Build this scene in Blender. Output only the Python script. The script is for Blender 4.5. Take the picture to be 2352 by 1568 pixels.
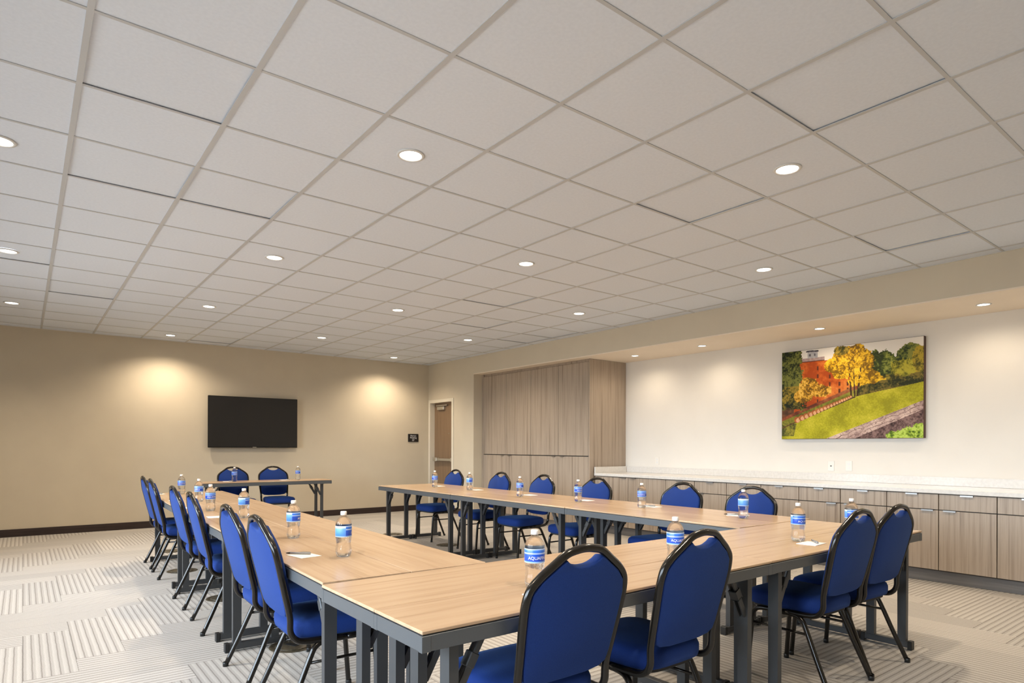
import bpy, bmesh, math, random
import numpy as np
from mathutils import Vector, Matrix
random.seed(7)
sc = bpy.context.scene
for o in list(bpy.data.objects):
    bpy.data.objects.remove(o)
C = sc.collection
PI = math.pi

# ------------------------------------------------------------------ camera
F_PX, CX, CY, YAW, ROLL, HC = 1445.3, 1176.0, 1026.7, 0.6605, 0.0032, 1.256
ZC = 2.896                                  # ceiling height
cam_d = bpy.data.cameras.new('camera')
cam = bpy.data.objects.new('camera', cam_d)
C.objects.link(cam)
cam_d.sensor_fit = 'HORIZONTAL'
cam_d.sensor_width = 36.0
cam_d.lens = F_PX / 2352 * 36.0
cam_d.shift_x = 0.0
cam_d.shift_y = (CY - 784.0) / 2352
cam_d.clip_start = 0.05
fw = Vector((math.sin(YAW), math.cos(YAW), 0))
rt = Vector((math.cos(YAW), -math.sin(YAW), 0))
up = Vector((0, 0, 1))
r2 = rt * math.cos(ROLL) + up * math.sin(ROLL)
u2 = up * math.cos(ROLL) - rt * math.sin(ROLL)
m = Matrix.Identity(4)
for i in range(3):
    m[i][0], m[i][1], m[i][2] = r2[i], u2[i], -fw[i]
m[2][3] = HC
cam.matrix_world = m
sc.camera = cam

# ------------------------------------------------------------------ world, daylight, exposure
W = bpy.data.worlds.new('World')
sc.world = W
W.use_nodes = True
bg = W.node_tree.nodes['Background']
bg.inputs['Strength'].default_value = 24.5
_n, _l = W.node_tree.nodes, W.node_tree.links
_tc = _n.new('ShaderNodeTexCoord')
_sp = _n.new('ShaderNodeSeparateXYZ')
_l.new(_tc.outputs['Generated'], _sp.inputs[0])
_cr = _n.new('ShaderNodeValToRGB')                  # pale sky above the horizon, dull ground below it
_cr.color_ramp.elements[0].position = 0.48
_cr.color_ramp.elements[0].color = (0.20, 0.21, 0.21, 1)
_cr.color_ramp.elements[1].position = 0.52
_cr.color_ramp.elements[1].color = (0.74, 0.87, 1.0, 1)
_mr = _n.new('ShaderNodeMapRange')
_mr.inputs['From Min'].default_value = -1.0
_mr.inputs['From Max'].default_value = 1.0
_l.new(_sp.outputs['Z'], _mr.inputs['Value'])
_l.new(_mr.outputs[0], _cr.inputs['Fac'])
_l.new(_cr.outputs['Color'], bg.inputs['Color'])
sc.view_settings.view_transform = 'Standard'
sc.view_settings.look = 'None'
sc.view_settings.gamma = 1.0
sc.view_settings.use_curve_mapping = False
sc.view_settings.exposure = 0.08
sc.cycles.use_denoising = True
sc.cycles.max_bounces = 7
sc.cycles.diffuse_bounces = 4
sc.cycles.glossy_bounces = 4
sc.cycles.transmission_bounces = 8
sc.cycles.use_adaptive_sampling = True
sc.cycles.adaptive_threshold = 0.035
sc.cycles.transparent_max_bounces = 16
sc.cycles.caustics_refractive = False
sc.cycles.caustics_reflective = False
sc.cycles.sample_clamp_indirect = 8.0
SPOT_W = 115.0
LAMP_COL = (1.0, 0.82, 0.60)
SOFFIT_W = 19.0

# room limits
XL, XR, YB, YF = -2.24, 6.45, 11.05, -1.42      # left wall, right wall, TV wall, wall behind the camera
XN = 7.42                                        # wall at the back of the recess
YJ = 9.44                                        # jamb of the recess
ZS = 2.575                                       # underside of the soffit
GX0, GY0, TILE = 0.1963, 2.8488, 0.6096          # ceiling grid

# ------------------------------------------------------------------ materials
MATS = {}
def mat(name, col, rough=0.5, metal=0.0, spec=0.5, **kw):
    if name in MATS:
        return MATS[name]
    M = bpy.data.materials.new(name)
    M.use_nodes = True
    b = M.node_tree.nodes['Principled BSDF']
    b.inputs['Base Color'].default_value = (*col, 1)
    b.inputs['Roughness'].default_value = rough
    b.inputs['Metallic'].default_value = metal
    b.inputs['Specular IOR Level'].default_value = spec
    for k, v in kw.items():
        b.inputs[k].default_value = v
    MATS[name] = M
    return M

def nd(M, t, **kw):
    n = M.node_tree.nodes.new(t)
    for k, v in kw.items():
        setattr(n, k, v)
    return n
def ln(M, a, b):
    M.node_tree.links.new(a, b)
def ramp(M, stops):
    r = nd(M, 'ShaderNodeValToRGB')
    e = r.color_ramp.elements
    while len(e) < len(stops):
        e.new(0.5)
    for i, (p, c) in enumerate(stops):
        e[i].position = p
        e[i].color = (*c, 1)
    return r

def streak_mat(name, stops, scale, rough, detail=4.0, bump=0.0, rnd=True, spec=0.4):
    """laminate with long streaks; scale is large across the grain, small along it"""
    M = mat(name, stops[0][1], rough, spec=spec)
    b = M.node_tree.nodes['Principled BSDF']
    tc = nd(M, 'ShaderNodeTexCoord')
    mp = nd(M, 'ShaderNodeMapping')
    mp.inputs['Scale'].default_value = scale
    ln(M, tc.outputs['Object'], mp.inputs['Vector'])
    if rnd:
        oi = nd(M, 'ShaderNodeObjectInfo')
        mu = nd(M, 'ShaderNodeMath', operation='MULTIPLY')
        mu.inputs[1].default_value = 37.0
        ln(M, oi.outputs['Random'], mu.inputs[0])
        cx = nd(M, 'ShaderNodeCombineXYZ')
        for k in range(3):
            ln(M, mu.outputs[0], cx.inputs[k])
        ln(M, cx.outputs[0], mp.inputs['Location'])
    n1 = nd(M, 'ShaderNodeTexNoise')
    n1.inputs['Scale'].default_value = 1.0
    n1.inputs['Detail'].default_value = detail
    n1.inputs['Roughness'].default_value = 0.65
    ln(M, mp.outputs[0], n1.inputs['Vector'])
    r = ramp(M, stops)
    ln(M, n1.outputs['Fac'], r.inputs['Fac'])
    ln(M, r.outputs['Color'], b.inputs['Base Color'])
    return M

def speckle_mat(name, c0, c1, scale, rough, bump=0.0, spec=0.4):
    M = mat(name, c0, rough, spec=spec)
    b = M.node_tree.nodes['Principled BSDF']
    tc = nd(M, 'ShaderNodeTexCoord')
    n1 = nd(M, 'ShaderNodeTexNoise')
    n1.inputs['Scale'].default_value = scale
    n1.inputs['Detail'].default_value = 6.0
    ln(M, tc.outputs['Object'], n1.inputs['Vector'])
    r = ramp(M, [(0.35, c0), (0.65, c1)])
    ln(M, n1.outputs['Fac'], r.inputs['Fac'])
    ln(M, r.outputs['Color'], b.inputs['Base Color'])
    if bump:
        bp = nd(M, 'ShaderNodeBump')
        bp.inputs['Strength'].default_value = bump
        bp.inputs['Distance'].default_value = 0.002
        ln(M, n1.outputs['Fac'], bp.inputs['Height'])
        ln(M, bp.outputs[0], b.inputs['Normal'])
    return M

def carpet_mat():
    M = mat('carpet', (0.4, 0.37, 0.34), 0.95, spec=0.1)
    b = M.node_tree.nodes['Principled BSDF']
    tc = nd(M, 'ShaderNodeTexCoord')
    sx = nd(M, 'ShaderNodeSeparateXYZ')
    ln(M, tc.outputs['Object'], sx.inputs[0])
    oi = nd(M, 'ShaderNodeObjectInfo')
    # stripes run along local X, so vary with Y
    nz = nd(M, 'ShaderNodeTexNoise')
    nz.inputs['Scale'].default_value = 9.0
    nz.inputs['Detail'].default_value = 2.0
    ln(M, tc.outputs['Object'], nz.inputs['Vector'])
    ad = nd(M, 'ShaderNodeMath', operation='MULTIPLY_ADD')
    ln(M, nz.outputs['Fac'], ad.inputs[0])
    ad.inputs[1].default_value = 0.006
    ln(M, sx.outputs['Y'], ad.inputs[2])
    dv = nd(M, 'ShaderNodeMath', operation='DIVIDE')
    ln(M, ad.outputs[0], dv.inputs[0])
    dv.inputs[1].default_value = 0.0415
    fr = nd(M, 'ShaderNodeMath', operation='FRACT')
    ln(M, dv.outputs[0], fr.inputs[0])
    r = ramp(M, [(0.0, (0.24, 0.225, 0.21)), (0.08, (0.29, 0.275, 0.26)), (0.16, (0.43, 0.415, 0.395)),
                 (0.55, (0.50, 0.485, 0.465)), (0.72, (0.40, 0.385, 0.365)), (0.93, (0.41, 0.39, 0.37)), (1.0, (0.24, 0.225, 0.21))])
    ln(M, fr.outputs[0], r.inputs['Fac'])
    # fine pile speckle
    n2 = nd(M, 'ShaderNodeTexNoise')
    n2.inputs['Scale'].default_value = 260.0
    n2.inputs['Detail'].default_value = 2.0
    ln(M, tc.outputs['Object'], n2.inputs['Vector'])
    r2_ = ramp(M, [(0.3, (0.72, 0.72, 0.72)), (0.7, (1.15, 1.15, 1.15))])
    ln(M, n2.outputs['Fac'], r2_.inputs['Fac'])
    mx = nd(M, 'ShaderNodeMix', data_type='RGBA', blend_type='MULTIPLY')
    mx.inputs[0].default_value = 0.8
    ln(M, r.outputs['Color'], mx.inputs[6])
    ln(M, r2_.outputs['Color'], mx.inputs[7])
    # per-plank tone
    r3 = ramp(M, [(0.0, (0.96, 0.95, 0.94)), (1.0, (1.12, 1.10, 1.08))])
    ln(M, oi.outputs['Random'], r3.inputs['Fac'])
    mx2 = nd(M, 'ShaderNodeMix', data_type='RGBA', blend_type='MULTIPLY')
    mx2.inputs[0].default_value = 1.0
    ln(M, mx.outputs[2], mx2.inputs[6])
    ln(M, r3.outputs['Color'], mx2.inputs[7])
    ln(M, mx2.outputs[2], b.inputs['Base Color'])
    bp = nd(M, 'ShaderNodeBump')
    bp.inputs['Strength'].default_value = 0.5
    bp.inputs['Distance'].default_value = 0.002
    ln(M, n2.outputs['Fac'], bp.inputs['Height'])
    ln(M, bp.outputs[0], b.inputs['Normal'])
    return M

def clear_mat(name, ior, tint, mix):
    M = mat(name, tint, 0.0)
    nt = M.node_tree
    out = nt.nodes['Material Output']
    nt.nodes.remove(nt.nodes['Principled BSDF'])
    g = nd(M, 'ShaderNodeBsdfGlass')
    g.inputs['IOR'].default_value = ior
    g.inputs['Roughness'].default_value = 0.0
    g.inputs['Color'].default_value = (*tint, 1)
    t = nd(M, 'ShaderNodeBsdfTransparent')
    x = nd(M, 'ShaderNodeMixShader')
    x.inputs[0].default_value = mix
    ln(M, t.outputs[0], x.inputs[1])
    ln(M, g.outputs[0], x.inputs[2])
    ln(M, x.outputs[0], out.inputs['Surface'])
    return M

def pane_mat():
    M = mat('window_glass', (1, 1, 1), 0.0)
    nt = M.node_tree
    out = nt.nodes['Material Output']
    nt.nodes.remove(nt.nodes['Principled BSDF'])
    g = nd(M, 'ShaderNodeBsdfGlossy')
    g.inputs['Roughness'].default_value = 0.0
    t = nd(M, 'ShaderNodeBsdfTransparent')
    fz = nd(M, 'ShaderNodeFresnel')
    x = nd(M, 'ShaderNodeMixShader')
    ln(M, fz.outputs[0], x.inputs[0])
    ln(M, t.outputs[0], x.inputs[1])
    ln(M, g.outputs[0], x.inputs[2])
    ln(M, x.outputs[0], out.inputs['Surface'])
    return M

def emit_mat(name, col, s):
    M = mat(name, col, 0.5)
    b = M.node_tree.nodes['Principled BSDF']
    b.inputs['Emission Color'].default_value = (*col, 1)
    b.inputs['Emission Strength'].default_value = s
    return M

def label_mat():
    """printed wrap: royal blue brand panel on one half, pale blue panel on the other, white edges"""
    M = mat('bottle_label', (0.02, 0.09, 0.55), 0.35)
    b = M.node_tree.nodes['Principled BSDF']
    tc = nd(M, 'ShaderNodeTexCoord')
    s = nd(M, 'ShaderNodeSeparateXYZ')
    ln(M, tc.outputs['Object'], s.inputs[0])
    mr = nd(M, 'ShaderNodeMapRange')
    mr.inputs['From Min'].default_value = 0.095
    mr.inputs['From Max'].default_value = 0.147
    ln(M, s.outputs['Z'], mr.inputs['Value'])
    r = ramp(M, [(0.0, (0.55, 0.72, 0.92)), (0.10, (0.16, 0.38, 0.85)), (0.14, (0.015, 0.07, 0.55)), (0.60, (0.02, 0.10, 0.62)),
                 (0.68, (0.55, 0.72, 0.95)), (0.74, (0.03, 0.14, 0.68)), (0.90, (0.06, 0.22, 0.75)), (1.0, (0.7, 0.82, 0.95))])
    ln(M, mr.outputs[0], r.inputs['Fac'])
    r2b = ramp(M, [(0.0, (0.7, 0.82, 0.95)), (0.12, (0.08, 0.28, 0.80)), (0.75, (0.16, 0.40, 0.88)), (0.88, (0.6, 0.76, 0.95)), (1.0, (0.75, 0.85, 0.95))])
    ln(M, mr.outputs[0], r2b.inputs['Fac'])
    gt = nd(M, 'ShaderNodeMath', operation='GREATER_THAN')
    ln(M, s.outputs['Y'], gt.inputs[0])
    gt.inputs[1].default_value = 0.012
    mx = nd(M, 'ShaderNodeMix', data_type='RGBA')
    ln(M, gt.outputs[0], mx.inputs[0])
    ln(M, r.outputs['Color'], mx.inputs[6])
    ln(M, r2b.outputs['Color'], mx.inputs[7])
    ln(M, mx.outputs[2], b.inputs['Base Color'])
    return M

def attr_mat(name, attr, rough):
    M = mat(name, (0.5, 0.5, 0.5), rough, spec=0.2)
    a = nd(M, 'ShaderNodeAttribute', attribute_name=attr)
    ln(M, a.outputs['Color'], M.node_tree.nodes['Principled BSDF'].inputs['Base Color'])
    return M

BEIGE = speckle_mat('beige_paint', (0.60, 0.535, 0.425), (0.62, 0.555, 0.44), 3.0, 0.85, spec=0.2)
CREAM = speckle_mat('cream_paint', (0.76, 0.725, 0.67), (0.78, 0.745, 0.69), 3.0, 0.85, spec=0.2)
SOFFITP = speckle_mat('soffit_paint', (0.82, 0.72, 0.60), (0.84, 0.74, 0.62), 3.0, 0.85, spec=0.2)
TILEM = speckle_mat('ceiling_tile_white', (0.68, 0.73, 0.815), (0.71, 0.76, 0.845), 60.0, 0.95, bump=0.15, spec=0.1)
GRIDM = mat('ceiling_grid_metal', (0.50, 0.51, 0.525), 0.5)
DARKM = mat('plenum_dark', (0.03, 0.03, 0.03), 0.9)
CARPET = carpet_mat()
SLAB = mat('subfloor', (0.10, 0.09, 0.085), 0.9)
BASEB = streak_mat('dark_baseboard', [(0.3, (0.022, 0.014, 0.013)), (0.7, (0.045, 0.028, 0.026))], (2, 2, 30), 0.5, rnd=False)
LAM = streak_mat('greige_laminate', [(0.30, (0.215, 0.165, 0.125)), (0.44, (0.345, 0.28, 0.22)), (0.54, (0.41, 0.335, 0.265)), (0.70, (0.28, 0.225, 0.175))],
                 (26, 26, 0.55), 0.45, detail=6.0)
LAMDARK = mat('cabinet_reveal_dark', (0.05, 0.04, 0.032), 0.7)
TOEK = streak_mat('grey_toe_kick', [(0.3, (0.16, 0.15, 0.145)), (0.7, (0.24, 0.225, 0.215))], (1.5, 1.5, 40), 0.5, rnd=False)
QUARTZ = speckle_mat('white_quartz', (0.66, 0.635, 0.60), (0.72, 0.695, 0.66), 40.0, 0.18, spec=0.5)
PULL = mat('satin_nickel', (0.38, 0.36, 0.34), 0.35, 1.0)
TABLEW = streak_mat('oak_tabletop', [(0.25, (0.36, 0.24, 0.145)), (0.45, (0.455, 0.315, 0.20)), (0.6, (0.49, 0.35, 0.225)), (0.8, (0.41, 0.28, 0.17))],
                    (1.1, 26, 26), 0.26, detail=5.0)
EDGEW = mat('tabletop_edge', (0.50, 0.40, 0.30), 0.4)
TMETAL = mat('table_grey_metal', (0.105, 0.115, 0.125), 0.38, 0.35)
LEGM = mat('table_leg_metal', (0.055, 0.058, 0.062), 0.42, 0.25)
TBLACK = mat('black_plastic', (0.012, 0.012, 0.012), 0.45)
FABRIC = speckle_mat('blue_fabric', (0.005, 0.025, 0.150), (0.008, 0.034, 0.185), 420.0, 0.85, bump=0.3, spec=0.25)
FABRIC.node_tree.nodes['Principled BSDF'].inputs['Sheen Weight'].default_value = 0.12
FABRIC.node_tree.nodes['Principled BSDF'].inputs['Sheen Tint'].default_value = (0.25, 0.5, 1, 1)
CHROMEB = mat('black_bronze_frame', (0.010, 0.008, 0.006), 0.20, 0.0, 0.45)
PANBLK = mat('seat_pan_black', (0.01, 0.01, 0.011), 0.7)
CAPW = mat('white_cap', (0.85, 0.85, 0.84), 0.4)
WATER = clear_mat('clear_bottle', 1.36, (1.0, 1.0, 1.0), 0.60)
LABEL = label_mat()
LETTER = mat('white_lettering', (0.9, 0.92, 0.95), 0.5)
PAPER = mat('white_paper', (0.86, 0.85, 0.82), 0.8)
PENM = mat('silver_pen', (0.45, 0.46, 0.48), 0.3, 0.7)
PENB = mat('pen_tip_black', (0.02, 0.02, 0.02), 0.4)
TVB = mat('tv_bezel', (0.008, 0.008, 0.009), 0.25)
TVS = mat('tv_screen', (0.012, 0.012, 0.0125), 0.3, spec=0.5)
FRAMEW = mat('cream_door_frame', (0.74, 0.69, 0.58), 0.45)
DOORW = streak_mat('door_veneer', [(0.3, (0.17, 0.105, 0.06)), (0.55, (0.25, 0.165, 0.10)), (0.75, (0.20, 0.13, 0.075))], (45, 45, 1.0), 0.4)
STEEL = mat('brushed_steel', (0.60, 0.57, 0.50), 0.35, 0.8)
BRONZE = speckle_mat('dark_bronze', (0.035, 0.028, 0.018), (0.10, 0.08, 0.05), 90.0, 0.4)
TRIMW = mat('white_trim', (0.66, 0.66, 0.65), 0.4)
LENS = emit_mat('lamp_lens', (1.0, 0.95, 0.88), 9.0)
SIGNB = mat('sign_black', (0.01, 0.008, 0.008), 0.4)
PLATE = mat('outlet_plate', (0.80, 0.77, 0.72), 0.4)
WOODEDGE = mat('canvas_edge_brown', (0.07, 0.025, 0.014), 0.5)
ARTM = attr_mat('printed_canvas', 'paint', 0.55)
WHITEF = mat('window_frame_white', (0.75, 0.75, 0.73), 0.4)
PANE = pane_mat()

# ------------------------------------------------------------------ mesh helpers
class MB:
    def __init__(s):
        s.bm = bmesh.new()
    def box(s, x0, x1, y0, y1, z0, z1, bev=0.0):
        t = bmesh.new()
        bmesh.ops.create_cube(t, size=1.0)
        for v in t.verts:
            v.co = Vector(((x0 + x1) / 2 + v.co.x * (x1 - x0), (y0 + y1) / 2 + v.co.y * (y1 - y0), (z0 + z1) / 2 + v.co.z * (z1 - z0)))
        if bev > 0:
            bmesh.ops.bevel(t, geom=list(t.edges), offset=bev, segments=1, affect='EDGES')
        s._merge(t)
        return s
    def obox(s, c, ax, ay, az, bev=0.0):
        """oriented box: centre and three half-axis vectors"""
        t = bmesh.new()
        bmesh.ops.create_cube(t, size=2.0)
        c, ax, ay, az = map(Vector, (c, ax, ay, az))
        for v in t.verts:
            v.co = c + ax * v.co.x + ay * v.co.y + az * v.co.z
        if bev > 0:
            bmesh.ops.bevel(t, geom=list(t.edges), offset=bev, segments=1, affect='EDGES')
        s._merge(t)
        return s
    def _merge(s, t):
        mp = {}
        for v in t.verts:
            mp[v] = s.bm.verts.new(v.co)
        for f in t.faces:
            s.bm.faces.new([mp[v] for v in f.verts])
        t.free()
    def tube(s, pts, r, seg=8, closed=False, flat=1.0, updir=None):
        pts = [Vector(p) for p in pts]
        n = len(pts)
        rings = []
        prev = None
        for i, p in enumerate(pts):
            if closed:
                d = pts[(i + 1) % n] - pts[i - 1]
            else:
                d = pts[min(i + 1, n - 1)] - pts[max(i - 1, 0)]
            d.normalize()
            if prev is None:
                a = Vector(updir) if updir else (Vector((0, 0, 1)) if abs(d.z) < 0.9 else Vector((1, 0, 0)))
            else:
                a = prev
            a = (a - d * a.dot(d)).normalized()
            prev = a
            b = d.cross(a)
            rr = r[i] if isinstance(r, (list, tuple)) else r
            rings.append([s.bm.verts.new(p + a * (rr * flat * math.cos(k * 2 * PI / seg)) + b * (rr * math.sin(k * 2 * PI / seg))) for k in range(seg)])
        m_ = n if closed else n - 1
        for i in range(m_):
            A, B = rings[i], rings[(i + 1) % n]
            for k in range(seg):
                f = s.bm.faces.new((A[k], A[(k + 1) % seg], B[(k + 1) % seg], B[k]))
                f.smooth = True
        if not closed:
            s.bm.faces.new(list(reversed(rings[0])))
            s.bm.faces.new(rings[-1])
        return s
    def lathe(s, prof, seg=24, c=(0, 0, 0), smooth=True, fr=None):
        rings = []
        for (r, z) in prof:
            if r < 1e-6:
                rings.append([s.bm.verts.new((c[0], c[1], c[2] + z))])
            else:
                rings.append([s.bm.verts.new((c[0] + r * math.cos(k * 2 * PI / seg), c[1] + r * math.sin(k * 2 * PI / seg), c[2] + z)) for k in range(seg)])
        for A, B in zip(rings, rings[1:]):
            for k in range(seg):
                k2 = (k + 1) % seg
                if len(A) == 1 and len(B) == 1:
                    continue
                if len(A) == 1:
                    f = s.bm.faces.new((A[0], B[k2], B[k]))
                elif len(B) == 1:
                    f = s.bm.faces.new((A[k], A[k2], B[0]))
                else:
                    f = s.bm.faces.new((A[k], A[k2], B[k2], B[k]))
                f.smooth = smooth
        return s
    def loft(s, rings, caps=True, smooth=True):
        R = [[s.bm.verts.new(p) for p in ring] for ring in rings]
        n = len(R[0])
        for A, B in zip(R, R[1:]):
            for k in range(n):
                f = s.bm.faces.new((A[k], A[(k + 1) % n], B[(k + 1) % n], B[k]))
                f.smooth = smooth
        if caps:
            f = s.bm.faces.new(list(reversed(R[0])))
            f.smooth = smooth
            f = s.bm.faces.new(R[-1])
            f.smooth = smooth
        return s
    def mesh(s, name, material):
        bmesh.ops.recalc_face_normals(s.bm, faces=list(s.bm.faces))
        me = bpy.data.meshes.new(name)
        s.bm.to_mesh(me)
        s.bm.free()
        me.materials.append(material)
        return me
    def build(s, name, material, parent=None, label=None):
        return link(name, s.mesh(name, material), parent, label)

def link(name, me, parent=None, label=None):
    o = bpy.data.objects.new(name, me)
    C.objects.link(o)
    if parent is not None:
        o.parent = parent
    if label:
        o['label'] = label
    return o

def tag(o, label, cat, group=None):
    o['label'] = label
    o['category'] = cat
    if group:
        o['group'] = group
    return o

def thing(name, label, cat, loc=(0, 0, 0), rz=0.0, group=None):
    o = bpy.data.objects.new(name, None)
    o.empty_display_size = 0.1
    C.objects.link(o)
    o.location = loc
    o.rotation_euler = (0, 0, rz)
    return tag(o, label, cat, group)

def struct(name, mb, material, label=None):
    o = mb.build(name, material)
    o['kind'] = 'structure'
    if label:
        o['label'] = label
    return o

def copy_tree(o, parent=None):
    c = o.copy()
    C.objects.link(c)
    c.parent = parent
    for ch in list(o.children):
        copy_tree(ch, c)
    return c

def place(proto, first, loc, rz, label):
    o = proto if first else copy_tree(proto)
    o.location = loc
    o.rotation_euler = (0, 0, rz)
    o['label'] = label
    return o

def catmull(P, n=6, closed=False):
    P = [Vector(p) for p in P]
    out = []
    N = len(P)
    rng = range(N if closed else N - 1)
    for i in rng:
        p0 = P[i - 1] if (closed or i > 0) else P[0] * 2 - P[1]
        p1 = P[i]
        p2 = P[(i + 1) % N]
        p3 = P[(i + 2) % N] if (closed or i + 2 < N) else P[-1] * 2 - P[-2]
        for k in range(n):
            t = k / n
            out.append(0.5 * (2 * p1 + (p2 - p0) * t + (2 * p0 - 5 * p1 + 4 * p2 - p3) * t * t + (3 * p1 - p0 - 3 * p2 + p3) * t ** 3))
    if not closed:
        out.append(P[-1])
    return out

def text_mesh(name, txt, size, material):
    cu = bpy.data.curves.new(name + '_curve', 'FONT')
    cu.body = txt
    cu.size = size
    cu.align_x = 'CENTER'
    cu.align_y = 'CENTER'
    cu.resolution_u = 3
    cu.extrude = 0.0
    t = bpy.data.objects.new(name + '_tmp', cu)
    C.objects.link(t)
    dg = bpy.context.evaluated_depsgraph_get()
    me = bpy.data.meshes.new_from_object(t.evaluated_get(dg))
    bpy.data.objects.remove(t)
    bpy.data.curves.remove(cu)
    me.materials.clear()
    me.materials.append(material)
    return me

def proj(X, Y, Z):
    dx, dy, dz = X, Y, Z - HC
    z = dx * fw.x + dy * fw.y
    if z < 0.05:
        return None
    return (CX + F_PX * (dx * r2.x + dy * r2.y + dz * r2.z) / z, CY - F_PX * (dx * u2.x + dy * u2.y + dz * u2.z) / z, z)

ORD = ['first', 'second', 'third', 'fourth', 'fifth', 'sixth', 'seventh', 'eighth']

# ------------------------------------------------------------------ room shell
struct('wall_back', MB().box(XL - 0.15, XR + 0.2, YB, YB + 0.15, -0.02, 3.1), BEIGE, 'beige painted end wall behind the wall-mounted television')
DY0, DY1, DZ1 = 10.16, 10.98, 2.14          # door opening in the right wall
wr = MB()
wr.box(XR, XR + 0.15, YJ, DY0, -0.02, 3.1)
wr.box(XR, XR + 0.15, DY1, YB, -0.02, 3.1)
wr.box(XR, XR + 0.15, DY0, DY1, DZ1, 3.1)
wr.box(XR + 0.15, XN + 0.15, YJ, YJ + 0.15, -0.02, 3.1)
struct('wall_right', wr, BEIGE, 'beige painted wall around the door beside the cabinet recess')
struct('wall_recess', MB().box(XN, XN + 0.15, YF - 0.15, YJ, -0.02, 3.1), CREAM, 'pale cream wall at the back of the cabinet recess')
struct('wall_front', MB().box(XL - 0.15, XN + 0.15, YF - 0.15, YF, -0.02, 3.1), BEIGE)
# soffit over the recess: beige face and a lighter underside
struct('ceiling_soffit', MB().box(XR, XN, YF, YJ, ZS + 0.012, 3.1), BEIGE, 'long beige soffit beam over the cabinet recess')
struct('ceiling_recess', MB().box(XR, XN, YF, YJ, ZS, ZS + 0.012), SOFFITP, 'light underside of the soffit above the counter')
# window wall
WIN = [(0.0, 1.75), (2.15, 3.9), (4.3, 6.05), (6.45, 8.2)]
WZ0, WZ1 = 0.55, 2.45
wl = MB()
ys = [YF] + [v for w in WIN for v in w] + [YB]
for k in range(0, len(ys), 2):
    wl.box(XL - 0.15, XL, ys[k], ys[k + 1], -0.02, 3.1)
for (a, b_) in WIN:
    wl.box(XL - 0.15, XL, a, b_, -0.02, WZ0)
    wl.box(XL - 0.15, XL, a, b_, WZ1, 3.1)
struct('wall_left', wl, BEIGE)
for k, (a, b_) in enumerate(WIN):
    fr = MB()
    t = 0.05
    for (p, q, r_, s_) in ((a, a + t, WZ0, WZ1), (b_ - t, b_, WZ0, WZ1), (a + t, b_ - t, WZ0, WZ0 + t), (a + t, b_ - t, WZ1 - t, WZ1), ((a + b_) / 2 - 0.025, (a + b_) / 2 + 0.025, WZ0 + t, WZ1 - t)):
        fr.box(XL - 0.11, XL - 0.04, p, q, r_, s_)
    wf = struct('window_%d' % (k + 1), fr, WHITEF)
    for (p, q) in ((a + t, (a + b_) / 2 - 0.025), ((a + b_) / 2 + 0.025, b_ - t)):
        MB().box(XL - 0.078, XL - 0.072, p, q, WZ0 + t, WZ1 - t).build('pane', PANE, wf)
    ld = bpy.data.lights.new('window_portal', 'AREA')
    ld.shape = 'RECTANGLE'
    ld.size = b_ - a
    ld.size_y = WZ1 - WZ0
    ld.cycles.is_portal = True
    lo = bpy.data.objects.new('window_portal', ld)
    C.objects.link(lo)
    lo.location = (XL - 0.13, (a + b_) / 2, (WZ0 + WZ1) / 2)
    lo.rotation_euler = Vector((1, 0, 0)).to_track_quat('-Z', 'Z').to_euler()

struct('baseboard_back', MB().box(XL, XR, YB - 0.014, YB, 0, 0.105, 0.002), BASEB, 'dark brown baseboard along the television wall')
struct('baseboard_right', MB().box(XR - 0.014, XR, YJ, DY0 - 0.06, 0, 0.105, 0.002), BASEB)

# ------------------------------------------------------------------ floor: slab + herringbone carpet planks
floor = struct('floor', MB().box(XL, XN, YF, YB, -0.02, -0.006), SLAB, 'light grey striped carpet laid in herringbone planks')
PW, PL, G = 0.25, 1.0, 0.0005
pm = MB().box(-PL / 2 + G, PL / 2 - G, -PW / 2 + G, PW / 2 - G, -0.006, 0.0).mesh('carpet_plank', CARPET)
cand = []
nx0, nx1 = int(math.floor(XL / PW)) - 4, int(math.ceil(XN / PW)) + 4
ny0, ny1 = int(math.floor(YF / PW)) - 4, int(math.ceil(YB / PW)) + 4
def clipped(x0, x1, y0, y1):
    return (max(x0, XL), min(x1, XN), max(y0, YF), min(y1, YB))
for y in range(ny0, ny1):
    for x in range(nx0, nx1):
        t = (x - y) % 8
        if t == 0:
            cand.append((x * PW, (x + 4) * PW, y * PW, (y + 1) * PW, 0))
        if t == 7:
            cand.append((x * PW, (x + 1) * PW, y * PW, (y + 4) * PW, 1))
keep = []
for (x0, x1, y0, y1, o_) in cand:
    c_ = clipped(x0, x1, y0, y1)
    if c_[1] - c_[0] < 0.02 or c_[3] - c_[2] < 0.02:
        continue
    cx_, cy_ = (c_[0] + c_[1]) / 2, (c_[2] + c_[3]) / 2
    p = proj(cx_, cy_, 0)
    vis = p is not None and -150 < p[0] < 2500 and 1000 < p[1] < 1720
    # under the cabinets nothing shows
    hidden = cx_ > 6.85
    size = (1.0 / p[2] ** 2) if (vis and not hidden) else 0
    keep.append((size, (x0, x1, y0, y1, o_), c_))
keep.sort(key=lambda k: -k[0])
rest = MB()
n_pl = 0
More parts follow.
